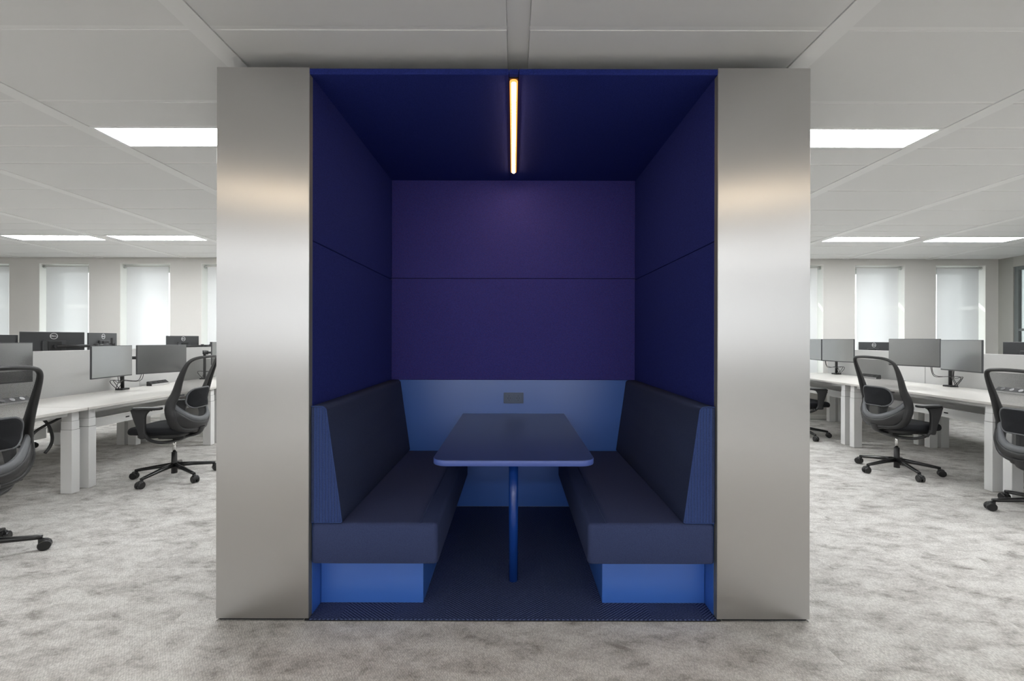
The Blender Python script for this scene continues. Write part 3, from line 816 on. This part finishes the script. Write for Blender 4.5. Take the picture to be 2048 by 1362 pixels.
# left near row
o1, c1, n1 = put_monitor((-4.14, 4.46), (-4.19, 5.0), .945, (1, 0), 'left light grey lit monitor face above the desk, left of the darker one')
o2, c2, n2 = put_monitor((-4.22, 5.09), (-4.02, 5.60), .945, (1, 0), 'dark grey monitor face directly behind the left whole chair')
arm_rig((-4.68, 5.45, LT), .42, [(c1, n1, .945+zc), (c2, n2, .945+zc)], 'black monitor arm pole on the left desk carrying the light and dark pair')
o0, c0, n0 = put_monitor((-4.12, 3.28), (-4.03, 3.82), .985, (1, 0), 'dark monitor at the left edge, behind the cropped chair')
arm_rig((-4.68, 3.45, LT), .46, [(c0, n0, .985+zc)], 'black monitor arm at the left edge behind the cropped chair')
o3, c3, n3 = put_monitor((-4.31, 6.50), (-4.26, 7.04), .97, (1, 0), 'light monitor sliver beside the edge of the left steel panel')
arm_rig((-4.68, 6.9, LT), .42, [(c3, n3, .97+zc)], 'black monitor arm near the windows behind the left steel panel edge')
# left opposite row: their backs face us
gz = 1.09
o, cA, nA = put_monitor((-5.18, 4.77), (-4.97, 5.27), gz, (-1, 0), 'large dark monitor back with round logo above the left divider')
o, cB, nB = put_monitor((-5.27, 5.63), (-5.38, 6.16), gz, (-1, 0), 'smaller dark monitor back with tilted logo, second above the left divider')
arm_rig((-4.935, 5.60, LT), .62, [(cA, nA, gz+zc), (cB, nB, gz+zc)], 'black jointed monitor arm above the left divider, holding the large logo monitor', [(-4.885, 5.33), None])
o, cC, nC = put_monitor((-5.14, 6.74), (-5.03, 7.26), 1.06, (-1, 0), 'dark monitor back above the divider near the left steel panel')
arm_rig((-4.945, 7.45, LT), .56, [(cC, nC, 1.06+zc)], 'black monitor arm beyond the divider near the left steel panel', [(-4.92, 7.20)])
o, cD, nD = put_monitor((-5.35, 4.30), (-5.22, 4.74), 1.055, (-1, 0), 'dark monitor back at the far left edge above the divider')
arm_rig((-5.1, 4.2, LT), .5, [(cD, nD, 1.055+zc)], 'black monitor arm beyond the left divider at the photo edge')
# right near row
o, a1, m1 = put_monitor((4.71, 5.71), (4.88, 5.19), 1.034, (-1, 0), 'dark monitor face on the right desks, left of the light one')
o, a2, m2 = put_monitor((4.72, 5.02), (4.63, 4.49), 1.022, (-1, 0), 'light grey lit monitor face on the right desks')
arm_rig((5.15, 5.36, RT), .42, [(a1, m1, 1.034+zc), (a2, m2, 1.022+zc)], 'black monitor arm pole on the right desk under the light monitor')
o, a3, m3 = put_monitor((4.68, 6.88), (4.76, 6.36), 1.03, (-1, 0), 'grey monitor face at the edge of the right steel panel, nearer of two')
o, a4, m4 = put_monitor((4.83, 7.44), (4.69, 6.92), 1.03, (-1, 0), 'grey monitor face touching the right steel panel edge, farther of two')
arm_rig((5.15, 7.25, RT), .42, [(a3, m3, 1.03+zc), (a4, m4, 1.03+zc)], 'black monitor arm pole on the right desk by the steel panel edge')
# right opposite row
o, b1, q1 = put_monitor((5.62, 4.62), (5.56, 5.16), 1.0, (1, 0), 'dark monitor back with round logo at the right edge above the divider')
arm_rig((5.45+.05, 4.4, RT), .42, [(b1, q1, 1.0+zc)], 'black monitor arm beyond the right divider at the photo edge')
o, b2, q2 = put_monitor((5.72, 6.25), (5.66, 6.79), .985, (1, 0), 'dark monitor back with small logo above the right divider, left of the dark face')
o, b3, q3 = put_monitor((5.68, 6.84), (5.60, 7.36), .985, (1, 0), 'narrow dark monitor back above the right divider, by the windows')
arm_rig((5.5, 6.6, RT), .40, [(b2, q2, .985+zc), (b3, q3, .985+zc)], 'black double monitor arm beyond the right divider')

# ------------------------------------------------------------ power strips
def strip(x, y, z, s, label):
    t = thing('power_strip', label, 'power strip', (x, y, z), 0)
    L = .15
    prof = [(-.035, 0), (.03, 0), (.03, .055), (.012, .06), (-.035, .022)]
    b = bmesh.new(); r1 = [b.verts.new((-s*px_, -L, pz)) for px_, pz in prof]; r2 = [b.verts.new((-s*px_, L, pz)) for px_, pz in prof]
    for i in range(5): b.faces.new((r1[i], r1[(i+1) % 5], r2[(i+1) % 5], r2[i]))
    b.faces.new(r1); b.faces.new(r2[::-1])
    obj('strip_body', b, M['dark'], t)
    b = bmesh.new()
    box(b, min(s*.0352, s*.0372), max(s*.0352, s*.0372), -L+.004, L-.004, .002, .022); box(b, min(-s*.014, -s*.028), max(-s*.014, -s*.028), -L+.004, L-.004, .0575, .0615)
    obj('strip_trim', b, M['alu'], t)
    for k in (-1, 0, 1):
        c = Vector((s*.0115, k*.085, .0415)); nn = Vector((s*.63, 0, .78)).normalized()
        obj('outlet', cyl(bmesh.new(), c, c+nn*.003, .02, n=16), M['dark_gloss'], t)
strip(-4.70, 6.02, LT, 1, 'black and aluminium power strip on the left desk by the chair back')
strip(-4.68, 4.24, LT, 1, 'power strip seen through the mesh of the leftmost chair')
strip(5.12, 6.52, RT, -1, 'power strip seen through the mesh of the right whole chair')
strip(5.12, 4.66, RT, -1, 'power strip seen through the mesh of the rightmost chair')

# cable hoses below the left desk
HB = Vector((-3.99, 3.93, .30))
t = thing('cable_hose', 'black flexible cable hose looping under the near left desk', 'cable hose', tuple(HB))
def wp(u_, v_, X=-3.99):
    Y = X*F/(u_-1026); return Vector((X, Y, EYE-(v_-678)/F*Y)) - HB
pts = [wp(130, 832), wp(108, 844, -3.97), wp(88, 854, -3.97), wp(70, 866), wp(58, 882), wp(54, 900)]
obj('hose', tube(bmesh.new(), spline(pts, 6), .011, 10), M['dark'], t)
pts = [wp(80, 834, -4.01), wp(95, 850, -4.01), wp(103, 868, -4.01), wp(104, 884, -4.01), wp(98, 898, -4.01), wp(90, 908, -4.01)]
obj('hose', tube(bmesh.new(), spline(pts, 6), .012, 10), M['dark'], t)
# ------------------------------------------------------------ office chairs (facing +y, origin on the floor)
def yb_(z):
    P = [(.46, -.20), (.52, -.235), (.60, -.255), (.68, -.24), (.76, -.222), (.85, -.23), (.95, -.262), (1.05, -.30), (1.18, -.35)]
    if z <= P[0][0]: return P[0][1]
    for (a, ya), (b_, yb2) in zip(P, P[1:]):
        if z <= b_: k = (z-a)/(b_-a); return ya + (yb2-ya)*k
    return P[-1][1]
def surf(x, z, off=0.0):
    return Vector((x, yb_(z) + 1.35*x*x*(1.6 if z < .7 else 1.0 if z > .85 else 1.6-.6*(z-.7)/.15) - off, z))
half = [(0, .480), (.11, .484), (.185, .508), (.228, .57), (.240, .65), (.234, .74), (.224, .84), (.228, .98), (.226, 1.08), (.21, 1.135), (.165, 1.165), (.08, 1.175)]
loop = half + [(0, 1.178)] + [(-x, z) for x, z in half[:0:-1]]
def width(z):
    for (x0, z0), (x1, z1) in zip(half[1:], half[2:]):
        if z0 <= z <= z1: return x0 + (x1-x0)*(z-z0)/(z1-z0)
    return .1
def make_chair(label):
    t = thing('office_chair', label, 'chair')
    lo = [surf(p.x, p.y) for p in spline([(x, z, 0) for x, z in loop], 4, True)]
    lo.append(lo[0])
    b = bmesh.new(); n = 10; rings = []
    m = len(lo)-1
    for i in range(m):
        p = lo[i]; d = (lo[(i+1) % m]-lo[i-1]).normalized(); fwd = Vector((0, 1, 0)); fwd = (fwd - d*fwd.dot(d)).normalized(); sd = d.cross(fwd)
        k = max(0, min(1, (p.z-.75)/.38)); ra = .024*(1-k)+.014*k; rb = .046*(1-k)+.018*k
        rings.append([b.verts.new(p + sd*math.cos(2*math.pi*j/n)*ra + fwd*math.sin(2*math.pi*j/n)*rb) for j in range(n)])
    for i in range(m):
        for j in range(n): b.faces.new((rings[i][j], rings[i][(j+1) % n], rings[(i+1) % m][(j+1) % n], rings[(i+1) % m][j])).smooth = True
    obj('back_frame', b, M['dark'], t)
    b = bmesh.new(); rows_ = []
    zz = [.60+.555*k/18 for k in range(19)]
    for z in zz: w = width(z)-.004; rows_.append([b.verts.new(surf(-w+2*w*k/12, z, 0)) for k in range(13)])
    for r1, r2 in zip(rows_, rows_[1:]):
        for k in range(12): b.faces.new((r1[k], r1[k+1], r2[k+1], r2[k])).smooth = True
    obj('mesh_back', b, M['mesh'], t)
    # lower shell (dark) and its grey upper band
    def shell(f0, f1, off0, off1, m_, nm, par):
        b = bmesh.new(); A, B = [], []
        N_ = 20
        for k in range(N_+1):
            s_ = -1+2*k/N_; a = s_*.24
            zb2 = .470 + .10*abs(s_)**3.6; zt2 = .60 + .19*abs(s_)**2.4
            col = []
            for q in range(6):
                f = f0+(f1-f0)*q/5; z = zb2+(zt2-zb2)*f; off = off0+(off1-off0)*q/5 + .012*math.sin(math.pi*q/5)
                w = min(abs(a), width(max(z, .492))+.004)*(1 if a > 0 else -1)
                col.append(surf(w, z, off))
            A.append([b.verts.new(v) for v in col]); B.append([b.verts.new(v+Vector((0, .008, 0))) for v in col])
        for k in range(N_):
            for q in range(5):
                b.faces.new((A[k][q], A[k+1][q], A[k+1][q+1], A[k][q+1])).smooth = True
                b.faces.new((B[k][q], B[k][q+1], B[k+1][q+1], B[k+1][q])).smooth = True
            b.faces.new((A[k][0], B[k][0], B[k+1][0], A[k+1][0])); b.faces.new((A[k][5], A[k+1][5], B[k+1][5], B[k][5]))
        for k in (0, N_):
            for q in range(5): b.faces.new((A[k][q], A[k][q+1], B[k][q+1], B[k][q]))
        return obj(nm, b, m_, par)
    sh = shell(0, .62, .030, .036, M['dark'], 'lower_shell', t)
    shell(.60, 1.0, .034, .012, M['graphite'], 'shell_band', sh)
    # lumbar pad behind the mesh
    out = round_rect(.315, .185, .07, 6, 0, .782)
    lp_ = obj('lumbar_pad', plate(bmesh.new(), out, [(.012, -.006), (0, .004), (0, .02), (.008, .028), (.02, .031)], lambda x, y, h: surf(x*.98, y, .012+h), dome=.006), M['seat_black'], t)
    path = [surf(x*1.005, y, .030) for x, y in out]; path.append(path[0])
    obj('pad_rim', tube(bmesh.new(), path, .0075, 8, cap=False), M['graphite'], lp_)
    # seat
    out = []
    for k in range(40):
        a = 2*math.pi*k/40; c_, s_ = math.cos(a), math.sin(a)
        out.append((.242*abs(c_)**.6*(1 if c_ > 0 else -1), .065+.27*abs(s_)**.6*(1 if s_ > 0 else -1)))
    obj('seat', plate(bmesh.new(), out, edge_prof(.074, .034, 5), lambda x, y, h: Vector((x, y, .448+h-1.7*max(0, y-.22)**2+.10*(x*x)))), M['seat_black'], t, True)
    obj('seat_pan', plate(bmesh.new(), [(x*.84, .04+(y-.06)*.80) for x, y in out], edge_prof(.036, .014, 3), lambda x, y, h: Vector((x, y, .425+h-.05*max(0, y)))), M['dark'], t)
    obj('mechanism', bx(-.07, .07, -.13, .11, .385, .43, bev=.012), M['dark'], t)
    obj('back_bracket', tube(bmesh.new(), spline([(0, -.08, .41), (0, -.17, .415), (0, -.235, .44), (0, -.262, .50)], 5), .022, 10, flat=(1.7, .7)), M['dark'], t)
    for s in (-1, 1):
        pad = plate(bmesh.new(), [(x+s*.275, y+.055) for x, y in round_rect(.078, .255, .036, 6)], edge_prof(.024, .010, 3), lambda x, y, h: Vector((x, y, .699+h)))
        ao = obj('armrest', pad, M['dark'], t)
        # upright blade, leaning, joining the pad at its front
        blade = [(.0, .700), (.03, .690), (.062, .655), (.070, .60), (.068, .50), (.062, .445), (.112, .435), (.125, .47), (.142, .53), (.168, .60), (.186, .66), (.182, .708)]
        blade = [(p.x, p.y) for p in spline([(a_, b_, 0) for a_, b_ in blade], 3, True)]
        obj('arm_upright', plate(bmesh.new(), blade, edge_prof(.03, .010, 3), lambda x, y, h: Vector((s*(.262+h), x, y))), M['dark'], ao)
        P = spline([(s*.275, .075, .475), (s*.262, .05, .425), (s*.20, .0, .385), (s*.10, -.04, .372), (0, -.05, .37)], 5)
        obj('arm_tube', tube(bmesh.new(), P, .014, 10), M['dark'], ao)
    obj('side_lever', tube(bmesh.new(), [(.1, .02, .425), (.23, .03, .43), (.29, .03, .43)], [.006, .006, .016], 8), M['dark'], t)
    obj('gas_lift', cyl(bmesh.new(), (0, 0, .24), (0, 0, .39), .014, n=16), M['chrome'], t)
    b = bmesh.new(); cyl(b, (0, 0, .045), (0, 0, .25), .026, .023, 20)
    ba = obj('base_column', b, M['dark'], t)
    for k in range(5):
        a = math.radians(72*k+18); d = Vector((math.cos(a), math.sin(a), 0)); q = Vector((-d.y, d.x, 0))
        b = bmesh.new(); tube(b, [d*.02+Vector((0, 0, .125)), d*.15+Vector((0, 0, .11)), d*.30+Vector((0, 0, .088)), d*.338+Vector((0, 0, .083))], [.024, .020, .016, .013], 10, flat=(1, .95))
        lg = obj('base_leg', b, M['dark_gloss'], t)
        c = d*.325
        b = bmesh.new(); cyl(b, c+Vector((0, 0, .04)), c+Vector((0, 0, .085)), .009, n=10)
        # fork hood
        P = [c + d*.002 + Vector((0, 0, .064)), c + d*.03 + Vector((0, 0, .058)), c+d*.048+Vector((0, 0, .034))]
        tube(b, P, [.017, .016, .008], 8)
        cs = obj('caster', b, M['dark'], lg)
        for s in (-1, 1):
            w = c + d*.022 + Vector((0, 0, .033)) + q*s*.016
            b = bmesh.new(); tube(b, [w-q*.012, w-q*.008, w+q*.008, w+q*.012], [.027, .033, .033, .027], 20)
            obj('caster_wheel', b, M['dark_gloss'], lg)
    return t
ch0 = make_chair('black mesh office chair at the left edge, cropped, nearest on the left')
ROTL = math.pi/2; ROTR = -math.pi/2
def put_chair(x, y, rz, label, dz=0, first=False, base_rot=0):
    o = ch0 if first else copy_tree(ch0)
    o['label'] = label; o.location = (x, y, 0); o.rotation_euler = (0, 0, rz)
    for c in kids(o):
        if dz and c.name.split('.')[0] not in ('base_column', 'base_leg'): c.location.z = dz
        if base_rot and c.name.split('.')[0] in ('base_column', 'base_leg'): c.rotation_euler = (0, 0, base_rot)
    return o
chairs = [(-3.29, 4.42, ROTL+.06, 'black mesh office chair on the left, whole, beside the left steel panel', 0, .1),
          (3.93, 4.66, ROTR+.10, 'black mesh office chair on the right, whole, with all casters visible', 0, .66),
          (4.11, 3.48, ROTR+.05, 'black mesh office chair cropped by the right edge, nearest on the right', -.055, .2),
          (4.02, 6.38, ROTR, 'black office chair half hidden behind the right steel panel edge', -.02, .93),
          (-6.0, 5.27, ROTR, 'black chair base seen under the left desks behind the hose', -.03, 0)]
for (x, y, rz, lab, dz, br) in chairs: put_chair(x, y, rz, lab, dz, base_rot=br)
put_chair(-3.27, 2.70, ROTL-.24, ch0['label'], 0, True, .26)
